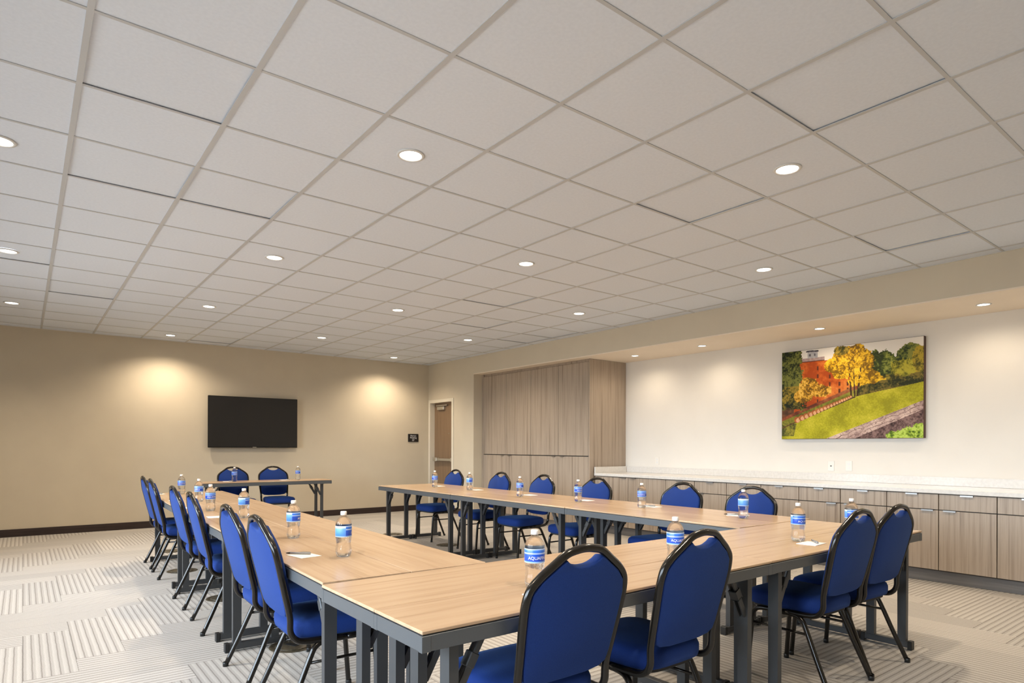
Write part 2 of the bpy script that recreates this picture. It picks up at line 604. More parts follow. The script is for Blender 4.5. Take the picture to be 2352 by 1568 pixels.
for i, (size, full, c_) in enumerate(keep):
    x0, x1, y0, y1, o_ = full
    whole = abs(c_[0] - x0) + abs(c_[1] - x1) + abs(c_[2] - y0) + abs(c_[3] - y1) < 1e-6
    if size > 0 and n_pl < 290:
        n_pl += 1
        if whole:
            o = link('carpet_plank', pm, floor)
            o.location = ((x0 + x1) / 2, (y0 + y1) / 2, 0)
            o.rotation_euler = (0, 0, PI / 2 if o_ else 0)
        else:
            hx, hy = (c_[1] - c_[0]) / 2 - G, (c_[3] - c_[2]) / 2 - G
            if o_:
                hx, hy = hy, hx
            o = MB().box(-hx, hx, -hy, hy, -0.006, 0.0).build('carpet_plank', CARPET, floor)
            o.location = ((c_[0] + c_[1]) / 2, (c_[2] + c_[3]) / 2, 0)
            o.rotation_euler = (0, 0, PI / 2 if o_ else 0)
    else:
        rest.box(c_[0] + G, c_[1] - G, c_[2] + G, c_[3] - G, -0.006, 0.0)
o = rest.build('carpet_planks_far', CARPET, floor)
o['kind'] = 'stuff'

# ------------------------------------------------------------------ ceiling: plenum board, lay-in tiles, runners
ceil = struct('ceiling', MB().box(XL, XR, YF, YB, ZC + 0.03, ZC + 0.06), DARKM, 'white lay-in tile ceiling with grey grid')
i0, i1 = int(math.floor((XL - GX0) / TILE + 1e-3)), int(math.ceil((XR - GX0) / TILE))
j0, j1 = int(math.floor((YF - GY0) / TILE + 1e-3)), int(math.ceil((YB - GY0) / TILE))
tg = 0.003
tm = MB().box(-TILE / 2 + tg, TILE / 2 - tg, -TILE / 2 + tg, TILE / 2 - tg, 0.0, 0.015, 0.002).mesh('ceiling_tile', TILEM)
rest = MB()
nrest = 0
for j in range(j0, j1):
    for i in range(i0, i1):
        x0, x1 = GX0 + i * TILE, GX0 + (i + 1) * TILE
        y0, y1 = GY0 + j * TILE, GY0 + (j + 1) * TILE
        c_ = (max(x0, XL), min(x1, XR), max(y0, YF), min(y1, YB))
        if c_[1] - c_[0] < 0.03 or c_[3] - c_[2] < 0.03:
            continue
        pts = [proj(a, b_, ZC) for a in c_[:2] for b_ in c_[2:]]
        pts = [p for p in pts if p]
        vis = bool(pts) and max(p[0] for p in pts) > -60 and min(p[0] for p in pts) < 2412 and max(p[1] for p in pts) > -60
        dz = 0.0037 if random.random() > 0.06 else 0.009
        whole = c_ == (x0, x1, y0, y1)
        if vis and whole:
            o = link('ceiling_tile', tm, ceil)
            o.location = ((x0 + x1) / 2, (y0 + y1) / 2, ZC + dz)
            o.rotation_euler = (random.uniform(-0.0012, 0.0012), random.uniform(-0.0012, 0.0012), 0)
        elif vis:
            hx, hy = (c_[1] - c_[0]) / 2 - tg, (c_[3] - c_[2]) / 2 - tg
            o = MB().box(-hx, hx, -hy, hy, 0, 0.015, 0.002).build('ceiling_tile', TILEM, ceil)
            o.location = ((c_[0] + c_[1]) / 2, (c_[2] + c_[3]) / 2, ZC + dz)
        else:
            rest.box(c_[0] + tg, c_[1] - tg, c_[2] + tg, c_[3] - tg, ZC + dz, ZC + dz + 0.015)
            nrest += 1
if nrest:
    o = rest.build('ceiling_tiles_unseen', TILEM, ceil)
    o['kind'] = 'stuff'
for i in range(i0, i1 + 1):
    x = GX0 + i * TILE
    if XL < x < XR:
        MB().box(x - 0.012, x + 0.012, YF, YB, ZC, ZC + 0.0035).build('ceiling_runner', GRIDM, ceil)
for j in range(j0, j1 + 1):
    y = GY0 + j * TILE
    if YF < y < YB:
        MB().box(XL, XR, y - 0.0085, y + 0.0085, ZC + 0.0003, ZC + 0.0036).build('ceiling_cross_tee', GRIDM, ceil)
for nm, b4 in (('x', (XR - 0.02, XR, YF, YB)), ('y', (XL, XR, YB - 0.02, YB))):
    MB().box(*b4, ZC - 0.0006, ZC + 0.003).build('ceiling_wall_angle', TRIMW, ceil)

# ------------------------------------------------------------------ downlights
def downlight(x, y, z, r, watts, label, group, cone=2.5):
    t = thing('recessed_downlight', label, 'ceiling light', (x, y, z), 0, group)
    MB().lathe([(r * 0.80, 0.002), (r * 0.84, -0.006), (r * 1.0, -0.005), (r * 1.06, 0.0), (r * 1.0, 0.003), (r * 0.80, 0.003)], 32).build('trim_ring', TRIMW, t)
    MB().lathe([(0, -0.0035), (r * 0.6, -0.0035), (r * 0.80, -0.001), (r * 0.80, 0.002), (0, 0.002)], 32).build('lens', LENS, t, 'glowing white lens')
    ld = bpy.data.lights.new('downlight_lamp', 'SPOT')
    ld.energy = watts
    ld.color = LAMP_COL
    ld.spot_size = cone
    ld.spot_blend = 0.8
    ld.shadow_soft_size = r * 0.7
    lo = bpy.data.objects.new('downlight_lamp', ld)
    C.objects.link(lo)
    lo.parent = t
    lo.location = (0, 0, -0.02)
    return t

cols = {-0.5: 'fourth', 2.5: 'third', 5.5: 'second', 8.5: 'first'}
js = {-0.5: [10.5, 6.5, 2.5, -1.5], 2.5: [12.5, 8.5, 4.5, 0.5, -3.5], 5.5: [10.5, 6.5, 2.5, -1.5], 8.5: [12.5, 8.5, 4.5, 0.5, -3.5]}  # last lamp in each line but the second is off-screen, added for lighting
for ci, jl in js.items():
    for k, jj in enumerate(jl):
        downlight(GX0 + ci * TILE, GY0 + jj * TILE, ZC + 0.002, 0.075, SPOT_W,
                  'round recessed downlight, %s from the TV wall, in the %s line from the soffit' % (ORD[k], cols[ci]), 'recessed downlights in the tile ceiling')
for k, (x, y) in enumerate([(6.93, 6.05), (6.93, 4.92), (6.93, 3.40), (6.93, 1.90), (6.93, 0.35)]):
    downlight(x, y, ZS, 0.058, SOFFIT_W, 'small recessed downlight in the soffit, %s from the tall cabinets' % ORD[k], 'downlights in the soffit over the counter', 2.85)

# ------------------------------------------------------------------ door
d = struct('door_1', MB().box(XR + 0.095, XR + 0.14, DY0 + 0.012, DY1 - 0.012, 0.006, DZ1 - 0.012, 0.002), DOORW, 'brown wood veneer door in a cream metal frame')
fr = MB()
ft = 0.05
for (a, b_, z0, z1) in ((DY0 - ft, DY0, 0, DZ1 + ft), (DY1, DY1 + ft, 0, DZ1 + ft), (DY0, DY1, DZ1, DZ1 + ft)):
    fr.box(XR - 0.012, XR, a, b_, z0, z1, 0.002)
for (a, b_, z0, z1) in ((DY0, DY0 + 0.012, 0, DZ1), (DY1 - 0.012, DY1, 0, DZ1), (DY0 + 0.012, DY1 - 0.012, DZ1 - 0.012, DZ1)):
    fr.box(XR - 0.012, XR + 0.149, a, b_, z0, z1)
fr.build('door_frame', FRAMEW, d, 'cream painted steel door frame')
cl = MB().box(XR + 0.045, XR + 0.095, 10.55, 10.80, 1.99, 2.05, 0.004).build('door_closer', STEEL, d, 'metal door closer box with arm')
MB().box(XR + 0.055, XR + 0.08, 10.45, 10.85, 2.065, 2.085, 0.002).build('closer_arm', STEEL, cl)
pb = MB().box(XR + 0.03, XR + 0.075, DY0 + 0.08, DY1 - 0.06, 0.985, 1.03, 0.004).build('push_bar', STEEL, d, 'horizontal steel push bar')
MB().box(XR + 0.028, XR + 0.095, DY1 - 0.19, DY1 - 0.05, 0.975, 1.045, 0.004).build('latch_housing', STEEL, pb)
MB().box(XR + 0.028, XR + 0.095, DY0 + 0.05, DY0 + 0.12, 0.975, 1.045, 0.004).build('latch_housing', STEEL, pb)
vw = MB()
vw.lathe([(0, 0.0), (0.008, 0.0), (0.008, 0.006), (0, 0.006)], 12)
o = vw.build('peephole', STEEL, d)
o.location = (XR + 0.095, 10.42, 1.52)
o.rotation_euler = (0, -PI / 2, 0)

# ------------------------------------------------------------------ wall sign
s = tag(MB().box(5.985, 6.215, YB - 0.012, YB - 0.001, 1.355, 1.512, 0.002).build('room_sign', SIGNB), 'small black room sign with white lettering beside the door', 'sign')
for k, (tx, sz, z) in enumerate((('Marion', 0.046, 1.474), ('Meeting', 0.046, 1.436), ('07', 0.052, 1.388))):
    o = link('lettering', text_mesh('lettering', tx, sz, LETTER), s)
    o.location = (6.10, YB - 0.0125, z)
    o.rotation_euler = (PI / 2, 0, 0)

# ------------------------------------------------------------------ television
tv = thing('television', 'large black flat-screen television mounted on the beige end wall', 'television', (3.06, YB, 1.655))
tw, th = 1.435, 0.842
MB().box(-tw / 2, tw / 2, -0.085, -0.045, -th / 2, th / 2, 0.006).build('tv_body', TVB, tv)
MB().box(-tw / 2 + 0.012, tw / 2 - 0.012, -0.0875, -0.085, -th / 2 + 0.018, th / 2 - 0.012).build('screen', TVS, tv, 'dark switched-off screen')
MB().box(-0.03, 0.03, -0.088, -0.085, -th / 2 + 0.004, -th / 2 + 0.012).build('logo_strip', STEEL, tv)
MB().box(-0.3, 0.3, -0.045, 0.0, -0.2, 0.2, 0.004).build('wall_mount', TBLACK, tv)

# ------------------------------------------------------------------ tall cabinets
XC = 6.65
def panel(x0, y0, y1, z0, z1, name, parent, material=LAM, th=0.02, g=0.0035):
    return MB().box(x0 - th, x0, y0 + g, y1 - g, z0 + g * 0.6, z1 - g * 0.6, 0.0012).build(name, material, parent)
def pull(parent, x, yc, z, w=0.09):
    p = MB()
    p.box(x - 0.036, x - 0.012, yc - w / 2, yc + w / 2, z - 0.002, z + 0.001)
    p.box(x - 0.036, x - 0.033, yc - w / 2, yc + w / 2, z - 0.012, z - 0.002)
    return p.build('edge_pull', PULL, parent)
def world_thing(name, label, cat, base, group=None):
    """an Empty at base; parts are built in world coordinates and shifted back"""
    return thing(name, label, cat, base, 0, group)
def wpart(o, t):
    o.location = (-t.location[0], -t.location[1], -t.location[2])
    return o

TZ0, TZS, TZ1 = 0.10, 1.125, 2.535
tall_units = [(8.03, 9.40, 'beside the door wall'), (6.66, 8.03, 'next to the counter')]
for (y0, y1, wh) in tall_units:
    t = world_thing('tall_cabinet', 'tall greige wood-grain cabinet with four doors %s' % wh, 'cabinet', ((XC + XN) / 2, (y0 + y1) / 2, 0), 'floor-to-soffit cabinets')
    last = y0 < 7
    b = MB().box(XC + 0.002, XN - 0.004, y0 + 0.001, y1 - 0.001, 0.0, TZ1 + 0.03)
    wpart(b.build('body', LAMDARK, t), t)
    wpart(MB().box(XC + 0.0, XC + 0.03, y0 + 0.001, y1 - 0.001, 0.0, TZ0 - 0.003).build('toe_kick', TOEK, t), t)
    wpart(MB().box(XC - 0.0, XC + 0.03, y0 + 0.001, y1 - 0.001, TZ1 + 0.004, ZS - 0.001).build('top_filler', LAM, t), t)
    ya, yb = (y0 + 0.022 if last else y0), (y1 if last else y1 - 0.02)
    ym = (ya + yb) / 2
    for (a, b_, sgn) in ((ya, ym, 1), (ym, yb, -1)):
        wpart(panel(XC, a, b_, TZS + 0.004, TZ1, 'door', t), t)
        dd = wpart(panel(XC, a, b_, TZ0, TZS - 0.006, 'door', t), t)
        pull(dd, XC, ym + (-0.10 if sgn > 0 else 0.10), TZS - 0.006, 0.08)
    if last:
        wpart(MB().box(XC - 0.022, XN - 0.004, y0 - 0.002, y0 + 0.019, 0, ZS - 0.001, 0.001).build('end_panel', LAM, t, 'full-height wood-grain end panel'), t)
    else:
        wpart(MB().box(XC - 0.02, XC + 0.02, y1 - 0.018, y1 + 0.036, 0, ZS - 0.001, 0.001).build('filler_strip', LAM, t), t)

# ------------------------------------------------------------------ base cabinets and counter
XB = 6.74
BZ0, BZD, BZ1 = 0.125, 0.685, 0.832
units = [(5.335, 6.635, False), (4.42, 5.335, True), (3.52, 4.42, True), (2.63, 3.52, True), (1.74, 2.63, True), (0.84, 1.74, True), (-0.06, 0.84, True), (YF + 0.03, -0.06, True)]
for k, (y0, y1, dr) in enumerate(units):
    lab = 'low greige wood-grain cabinet %s, %s from the tall cabinets' % ('with two drawers over two doors' if dr else 'with two full-height doors', ORD[k])
    t = world_thing('base_cabinet', lab, 'cabinet', ((XB + XN) / 2, (y0 + y1) / 2, 0), 'base cabinets under the counter')
    wpart(MB().box(XB + 0.002, XN - 0.004, y0 + 0.001, y1 - 0.001, BZ0 - 0.01, BZ1 + 0.005).build('body', LAMDARK, t), t)
    wpart(MB().box(XB + 0.06, XB + 0.09, y0, y1, 0, BZ0 - 0.005).build('toe_kick', TOEK, t, 'grey toe kick'), t)
    ym = (y0 + y1) / 2
    for (a, b_, sgn) in ((y0, ym, 1), (ym, y1, -1)):
        if dr:
            w_ = wpart(panel(XB, a, b_, BZD + 0.002, BZ1, 'drawer', t), t)
            pull(w_, XB, (a + b_) / 2, BZ1 - 0.001, 0.10)
            w_ = wpart(panel(XB, a, b_, BZ0, BZD - 0.002, 'door', t), t)
            pull(w_, XB, ym - sgn * 0.09, BZD - 0.001, 0.10)
        else:
            w_ = wpart(panel(XB, a, b_, BZ0, BZ1, 'door', t), t)
            pull(w_, XB, ym - sgn * 0.09, BZ1 - 0.001, 0.10)
ct = thing('countertop', 'long white quartz countertop over the base cabinets', 'countertop', (7.05, 2.6, BZ1))
wpart(MB().box(XB - 0.035, XN - 0.001, YF + 0.001, 6.64, BZ1 + 0.006, BZ1 + 0.046, 0.003).build('slab', QUARTZ, ct), ct)
wpart(MB().box(XN - 0.022, XN - 0.001, YF + 0.001, 6.62, BZ1 + 0.0465, BZ1 + 0.135, 0.002).build('backsplash', QUARTZ, ct), ct)
wpart(MB().box(XB - 0.03, XN - 0.023, 6.62, 6.64, BZ1 + 0.0465, BZ1 + 0.135, 0.002).build('side_splash', QUARTZ, ct), ct)

for k, (y, z, lab) in enumerate([(3.50, 1.05, 'white wall jack plate above the counter'), (3.30, 1.055, 'white duplex outlet plate above the counter'), (6.04, 1.06, 'white outlet plate near the tall cabinets')]):
    t = thing('outlet_plate', lab, 'outlet', (XN, y, z))
    MB().box(-0.006, 0, -0.036, 0.036, -0.058, 0.058, 0.002).build('plate', PLATE, t)
    if k == 0:
        MB().box(-0.0075, -0.006, -0.008, 0.008, -0.006, 0.006).build('jack', TBLACK, t)
    else:
        for zz in (-0.022, 0.022):
            MB().box(-0.0075, -0.006, -0.016, 0.016, zz - 0.014, zz + 0.014, 0.0006).build('socket', WHITEF, t)

# ------------------------------------------------------------------ artwork: printed landscape on a deep canvas
def paint(nx, ny):
    u, v = np.meshgrid((np.arange(nx) + 0.5) / nx, (np.arange(ny) + 0.5) / ny)     # v = 0 at the top
    def noise(s, seed):
        r = np.random.RandomState(seed)
        g = r.rand(int(s * ny / nx) + 3, s + 3)
        x, y = u * s, v * s * ny / nx
        xi, yi = x.astype(int), y.astype(int)
        fx, fy = x - xi, y - yi
        fx, fy = fx * fx * (3 - 2 * fx), fy * fy * (3 - 2 * fy)
        return (g[yi, xi] * (1 - fx) + g[yi, xi + 1] * fx) * (1 - fy) + (g[yi + 1, xi] * (1 - fx) + g[yi + 1, xi + 1] * fx) * fy
    n1, n2, n3, n4 = noise(9, 1), noise(26, 2), noise(70, 3), noise(150, 4)
    nn = 0.4 * n1 + 0.3 * n2 + 0.2 * n3 + 0.1 * n4
    leaf = 0.25 * n1 + 0.25 * n2 + 0.25 * n3 + 0.25 * n4
    rag = 0.5 * n2 + 0.3 * n3 + 0.2 * n4
    img = np.zeros((ny, nx, 3))
    st = lambda x, a, b: np.clip((x - a) / (b - a), 0, 1)
    def put(mask, c):
        img[mask] = c[mask] if getattr(c, 'ndim', 1) == 3 else c
    def mix3(a, b, c, t):
        a, b, c = (np.array(k) / 255. for k in (a, b, c))
        t = t[..., None]
        return np.where(t < 0.5, a * (1 - 2 * t) + b * 2 * t, b * (2 - 2 * t) + c * (2 * t - 1))
    def mixc(a, b, t):
        return np.array(a) / 255. * (1 - t[..., None]) + np.array(b) / 255. * t[..., None]
    def ell(cu, cv, ru, rv, lo=0.45, hi=1.15):
        return ((u - cu) / ru) ** 2 + ((v - cv) / rv) ** 2 < lo + (hi - lo) * rag * 1.3
    LF = st(leaf, 0.37, 0.63)
    put(np.ones_like(u, bool), mixc((222, 218, 212), (238, 228, 214), n1))
    put((u < 0.22) & (v > 0.45), mixc((70, 48, 30), (120, 76, 46), n3))
    # woods on the right
    put((u > 0.58) & (v > 0.22) & (v < 0.75), mix3((52, 56, 24), (104, 104, 36), (150, 146, 54), LF))
    for (cu, cv, ru, rv, c0, c1, c2) in ((0.72, 0.25, 0.13, 0.17, (46, 56, 20), (92, 102, 38), (146, 150, 66)), (0.92, 0.20, 0.10, 0.15, (40, 52, 26), (84, 94, 40), (132, 132, 58)),
                                         (0.985, 0.26, 0.06, 0.18, (60, 58, 22), (124, 112, 34), (172, 148, 46)), (0.87, 0.34, 0.08, 0.16, (70, 72, 20), (130, 126, 36), (178, 166, 52)),
                                         (0.78, 0.44, 0.14, 0.10, (54, 54, 22), (110, 98, 32), (158, 140, 48))):
        put(ell(cu, cv, ru, rv), mix3(c0, c1, c2, LF))
    # brick warehouse with slit windows, roof and cupola
    put((u > 0.10) & (u < 0.57) & (v > 0.135 + 0.16 * np.clip(u - 0.33, 0, 1)) & (v < 0.9), mix3((160, 66, 18), (196, 96, 32), (218, 128, 56), st(nn, 0.3, 0.7)))
    for k, cu in enumerate((0.285, 0.375, 0.447, 0.505)):
        for m_ in range(5):
            cv = 0.215 + 0.02 * k + m_ * (0.092 - 0.008 * k)
            put((np.abs(u - cu) < 0.0062) & (np.abs(v - cv) < 0.022), np.array((88, 44, 26)) / 255.)
    put((u > 0.158 - 0.2 * (v - 0.1)) & (u < 0.335) & (v > 0.095) & (v < 0.130), mixc((150, 128, 126), (182, 158, 154), n3))
    put((u > 0.158) & (u < 0.335) & (v > 0.130) & (v < 0.139), np.array((92, 50, 40)) / 255.)
    put((u > 0.205) & (u < 0.285) & (v > 0.02) & (v < 0.096), mixc((152, 152, 158), (178, 176, 178), n3))
    put((u > 0.193) & (u < 0.292) & (np.abs(v - 0.016 - 0.12 * np.abs(u - 0.225)) < 0.008), np.array((76, 72, 80)) / 255.)
    for cu in (0.225, 0.262):
        put((np.abs(u - cu) < 0.0055) & (np.abs(v - 0.063) < 0.013), np.array((88, 84, 90)) / 255.)
    bl = np.where(u < 0.55, 0.80 - 0.565 * (u - 0.10), 0.546 - 0.245 * (u - 0.55))     # upper edge of the lawn
    put((v > bl - 0.10) & (u < 0.6), mix3((92, 46, 30), (140, 74, 44), (160, 104, 62), st(nn, 0.3, 0.7)))
    put((v > bl - 0.060) & (u < 0.62), mix3((84, 88, 30), (126, 122, 40), (152, 146, 54), st(nn, 0.3, 0.7)))
    # left dark tree and the yellow foliage
    put((u < 0.155 + 0.07 * (rag - 0.45)) & (v < 0.66 + 0.08 * (rag - 0.5)), mix3((24, 32, 14), (62, 68, 28), (116, 118, 52), LF))
    put((u < 0.20) & (v > 0.40) & (v < 0.66) & (rag > 0.36), mix3((40, 42, 16), (96, 86, 28), (150, 126, 44), LF))
    for (cu, cv, ru, rv) in ((0.215, 0.42, 0.075, 0.12), (0.31, 0.47, 0.08, 0.075), (0.17, 0.52, 0.08, 0.08)):
        put(ell(cu, cv, ru, rv), mix3((104, 74, 18), (190, 138, 34), (230, 182, 78), LF))
    for (cu, cv, ru, rv) in ((0.40, 0.21, 0.075, 0.09), (0.50, 0.14, 0.11, 0.14), (0.58, 0.20, 0.12, 0.17), (0.47, 0.29, 0.09, 0.07), (0.62, 0.36, 0.12, 0.11), (0.68, 0.42, 0.09, 0.10), (0.56, 0.08, 0.08, 0.09)):
        put(ell(cu, cv, ru, rv, 0.35, 1.1), mix3((120, 88, 14), (212, 162, 22), (244, 202, 52), LF))
    put(ell(0.46, 0.05, 0.06, 0.06, 0.2, 1.0), mix3((60, 62, 24), (120, 104, 34), (180, 150, 50), LF))
    for (a, b_, w_) in ((0.515, 0.535, 0.0065), (0.60, 0.572, 0.009), (0.545, 0.558, 0.005)):
        xc = b_ + (a - b_) * st(v, 0.62, 0.20)
        put((np.abs(u - xc) < w_ * (0.35 + 0.65 * st(v, 0.2, 0.5))) & (v > 0.24) & (v < 0.61) & ((v > 0.44) | (n3 > 0.45)), np.array((64, 42, 24)) / 255.)
    put((u > 0.58) & (v > bl - 0.06 - 0.05 * rag) & (v < bl + 0.012), mix3((40, 44, 18), (74, 70, 28), (120, 104, 44), LF))
    # lawn
    put(v > bl + 0.012 + 0.006 * (n4 - 0.5), mix3((146, 142, 22), (178, 172, 34), (206, 194, 62), st(0.55 * n1 + 0.2 * n2 + 0.25 * n4, 0.25, 0.75)))
    put((v > 0.80 + 0.25 * u) & (u < 0.13 * (1.6 - v) * 1.2) & (v < 0.97), mix3((70, 72, 28), (110, 108, 38), (146, 138, 48), LF))
    put((np.abs(v - bl - 0.018) < 0.008) & (u < 0.56), mixc((70, 48, 28), (110, 84, 44), n4))
    # barrels lying in a row
    t = 0.0
    while t < 1.0:
        r = 0.021 * (1 - 0.72 * t) + 0.003
        cu = 0.125 + 0.405 * t
        cv = 0.80 - 0.565 * (cu - 0.10) - 0.004
        put(((u - cu) / r) ** 2 + ((v - cv) / (r * 1.5)) ** 2 < 1, mixc((146, 80, 38), (188, 110, 58), n3))
        put(((u - cu - r * 0.3) / (r * 0.66)) ** 2 + ((v - cv - r * 0.3) / (r * 1.1)) ** 2 < 1, mixc((206, 150, 108), (230, 180, 136), n3))
        t += r * 1.5 / 0.405
    # stone wall, its shaded side and grass
    w1 = 1.0 - (u - 0.35) * 0.57
    w2 = 1.0 - (u - 0.56) * 0.64
    w3 = 1.0 - (u - 0.68) * 0.50
    d_ = (v - w1)
    crack = np.abs(((d_ * 26 + 0.8 * n2) % 1.0) - 0.5) < 0.07
    crack |= np.abs(((u * 19 + 3 * n2 + np.floor(d_ * 26) * 0.37) % 1.0) - 0.5) < 0.04
    put(v > w1, mix3((150, 122, 116), (186, 158, 148), (216, 190, 176), st(nn, 0.3, 0.7)))
    put((v > w1) & crack, np.array((124, 98, 92)) / 255.)
    put(v > w2, mix3((46, 30, 28), (92, 68, 64), (136, 108, 102), st(leaf, 0.3, 0.7)))
    put((v > w3 + 0.10 * (rag - 0.5)) & (u > 0.74 + 0.06 * n3), mix3((60, 84, 16), (124, 150, 38), (182, 204, 88), LF))
    img = np.clip(img, 0, 1)
    return np.where(img <= 0.04045, img / 12.92, ((img + 0.055) / 1.055) ** 2.4)

AY0, AY1, AZ0, AZ1 = 2.53, 4.075, 1.365, 2.425
art = thing('landscape_print', 'large colourful landscape photo print of autumn trees and brick warehouse', 'picture', (XN, (AY0 + AY1) / 2, AZ0))
aw, ah = AY1 - AY0, AZ1 - AZ0
MB().box(-0.055, -0.001, -aw / 2, aw / 2, 0, ah, 0.002).build('canvas_edge', WOODEDGE, art, 'dark brown deep edge')
nx, ny = 330, 226
px = paint(nx, ny)
vs = []
for j in range(ny + 1):
    for i in range(nx + 1):
        vs.append((-0.0558, aw / 2 - 0.003 - (aw - 0.006) * i / nx, ah - 0.003 - (ah - 0.006) * j / ny))
fs = [(j * (nx + 1) + i, (j + 1) * (nx + 1) + i, (j + 1) * (nx + 1) + i + 1, j * (nx + 1) + i + 1) for j in range(ny) for i in range(nx)]
me = bpy.data.meshes.new('print')
me.from_pydata(vs, [], fs)
at_ = me.color_attributes.new('paint', 'FLOAT_COLOR', 'CORNER')
cc = np.ones((nx * ny, 4, 4), dtype=np.float32)
cc[:, :, :3] = px.reshape(-1, 1, 3)
at_.data.foreach_set('color', cc.ravel())
me.materials.append(ARTM)
link('print', me, art, 'autumn trees, orange brick warehouse, barrels, lawn and stone wall')

# ------------------------------------------------------------------ folding tables
ZT = 0.735
def make_table(name, L, Wd, label, loc, rz, group):
    t = thing(name, label, 'table', loc, rz, group)
    l, w = L / 2, Wd / 2
    e = 0.0015
    top = MB().box(-l + e, l - e, -w + e, w - e, ZT - 0.011, ZT, 0.002).build('tabletop', TABLEW, t, 'tan oak laminate top')
    MB().box(-l + 0.006, l - 0.006, -w + 0.006, w - 0.006, ZT - 0.015, ZT - 0.011).build('groove', TBLACK, top)
    z0, z1 = ZT - 0.062, ZT - 0.015
    ap = MB()
    th_ = 0.02
    ap.box(-l + e, l - e, -w + e, -w + th_, z0, z1, 0.0015)
    ap.box(-l + e, l - e, w - th_, w - e, z0, z1, 0.0015)
    ap.box(-l + e, -l + th_, -w + th_, w - th_, z0, z1, 0.0015)
    ap.box(l - th_, l - e, -w + th_, w - th_, z0, z1, 0.0015)
    ap.box(-l + th_, l - th_, -w + th_, w - th_, z1 - 0.008, z1 - 0.001)
    ap.build('apron', TMETAL, t, 'grey metal edge frame')
    for sx in (-1, 1):
        for sy in (-1, 1):
            MB().box(min(sx * (l - 0.03), sx * (l - 0.0004)), max(sx * (l - 0.03), sx * (l - 0.0004)), min(sy * (w - 0.022), sy * (w - 0.0004)), max(sy * (w - 0.022), sy * (w - 0.0004)), z0 - 0.001, z1 - 0.0005, 0.0008).build('corner_cap', TMETAL, t)
    for sx in (-1, 1):
        xf = sx * (l - 0.13)
        fl = Wd * 0.47
        ft_ = MB().box(xf - 0.019, xf + 0.019, -fl, fl, 0.012, 0.052, 0.003).build('foot', LEGM, t)
        for sy in (-1, 1):
            y = sy * fl
            MB().box(xf - 0.022, xf + 0.022, min(y - sy * 0.02, y + sy * 0.006), max(y - sy * 0.02, y + sy * 0.006), 0.0, 0.056, 0.003).build('foot_cap', TBLACK, ft_)
            yp = sy * Wd * 0.30
            lg = MB()
            lg.loft([[(xf + a * 0.017, yp + b_ * 0.026 * k, z) for (a, b_) in ((-1, -1), (1, -1), (1, 1), (-1, 1))] for (z, k) in ((0.05, 0.92), (0.25, 0.95), (0.55, 1.0), (z0 + 0.004, 1.0))], smooth=False)
            lg.build('leg', LEGM, t)
            # folding brace: block on the leg, two links up to the underside
            br = MB()
            p0 = Vector((xf - sx * 0.018, yp, 0.50))
            p1 = Vector((xf - sx * 0.075, yp, 0.60))
            p2 = Vector((xf - sx * 0.125, yp, z0 + 0.01))
            for (a, b_, hw) in ((p0, p1, 0.013), (p1, p2, 0.010)):
                d_ = (b_ - a)
                n_ = Vector((-d_.z, 0, d_.x)).normalized()
                for oy in (-0.012, 0.012):
                    br.obox((a + b_) / 2 + Vector((0, oy, 0)), d_ / 2 * 1.08, Vector((0, 0.003, 0)), n_ * hw, 0.001)
            d_ = (p2 - p0).normalized()
            n_ = Vector((-d_.z, 0, d_.x))
            br.obox(p1, d_ * 0.024, Vector((0, 0.017, 0)), n_ * 0.017, 0.003)
            br.box(min(xf - sx * 0.145, xf - sx * 0.095), max(xf - sx * 0.145, xf - sx * 0.095), yp - 0.02, yp + 0.02, z0 - 0.004, z0 + 0.012, 0.002)
            br.box(xf - 0.03, xf + 0.03, yp - 0.032, yp + 0.032, z0 - 0.006, z0 + 0.006, 0.002)
            br.build('folding_brace', LEGM, t)
    return t

GT = 'narrow folding tables pushed together'
# cross row (parallel to the TV wall): front strip and inner strip
FY = (1.555, 1.865, 2.315)
FXs = (0.889, 2.735, 4.505)
make_table('folding_table', FXs[1] - FXs[0], FY[1] - FY[0], 'narrow oak-top folding table at the outer corner where cross row meets the left row', ((FXs[0] + FXs[1]) / 2, (FY[0] + FY[1]) / 2, 0), 0, GT)
make_table('folding_table', FXs[2] - FXs[1], FY[1] - FY[0], 'narrow oak-top folding table in the cross row, outer strip, end toward the counter', ((FXs[1] + FXs[2]) / 2, (FY[0] + FY[1]) / 2, 0), 0, GT)
make_table('folding_table', FXs[1] - FXs[0], FY[2] - FY[1], 'narrow oak-top folding table in the cross row, inner strip, end away from the counter', ((FXs[0] + FXs[1]) / 2, (FY[1] + FY[2]) / 2, 0), 0, GT)
make_table('folding_table', FXs[2] - FXs[1], FY[2] - FY[1], 'narrow oak-top folding table in the cross row, inner strip, end toward the counter', ((FXs[1] + FXs[2]) / 2, (FY[1] + FY[2]) / 2, 0), 0, GT)
POS = ['joining the cross row', 'in the middle', 'at the TV-wall end']
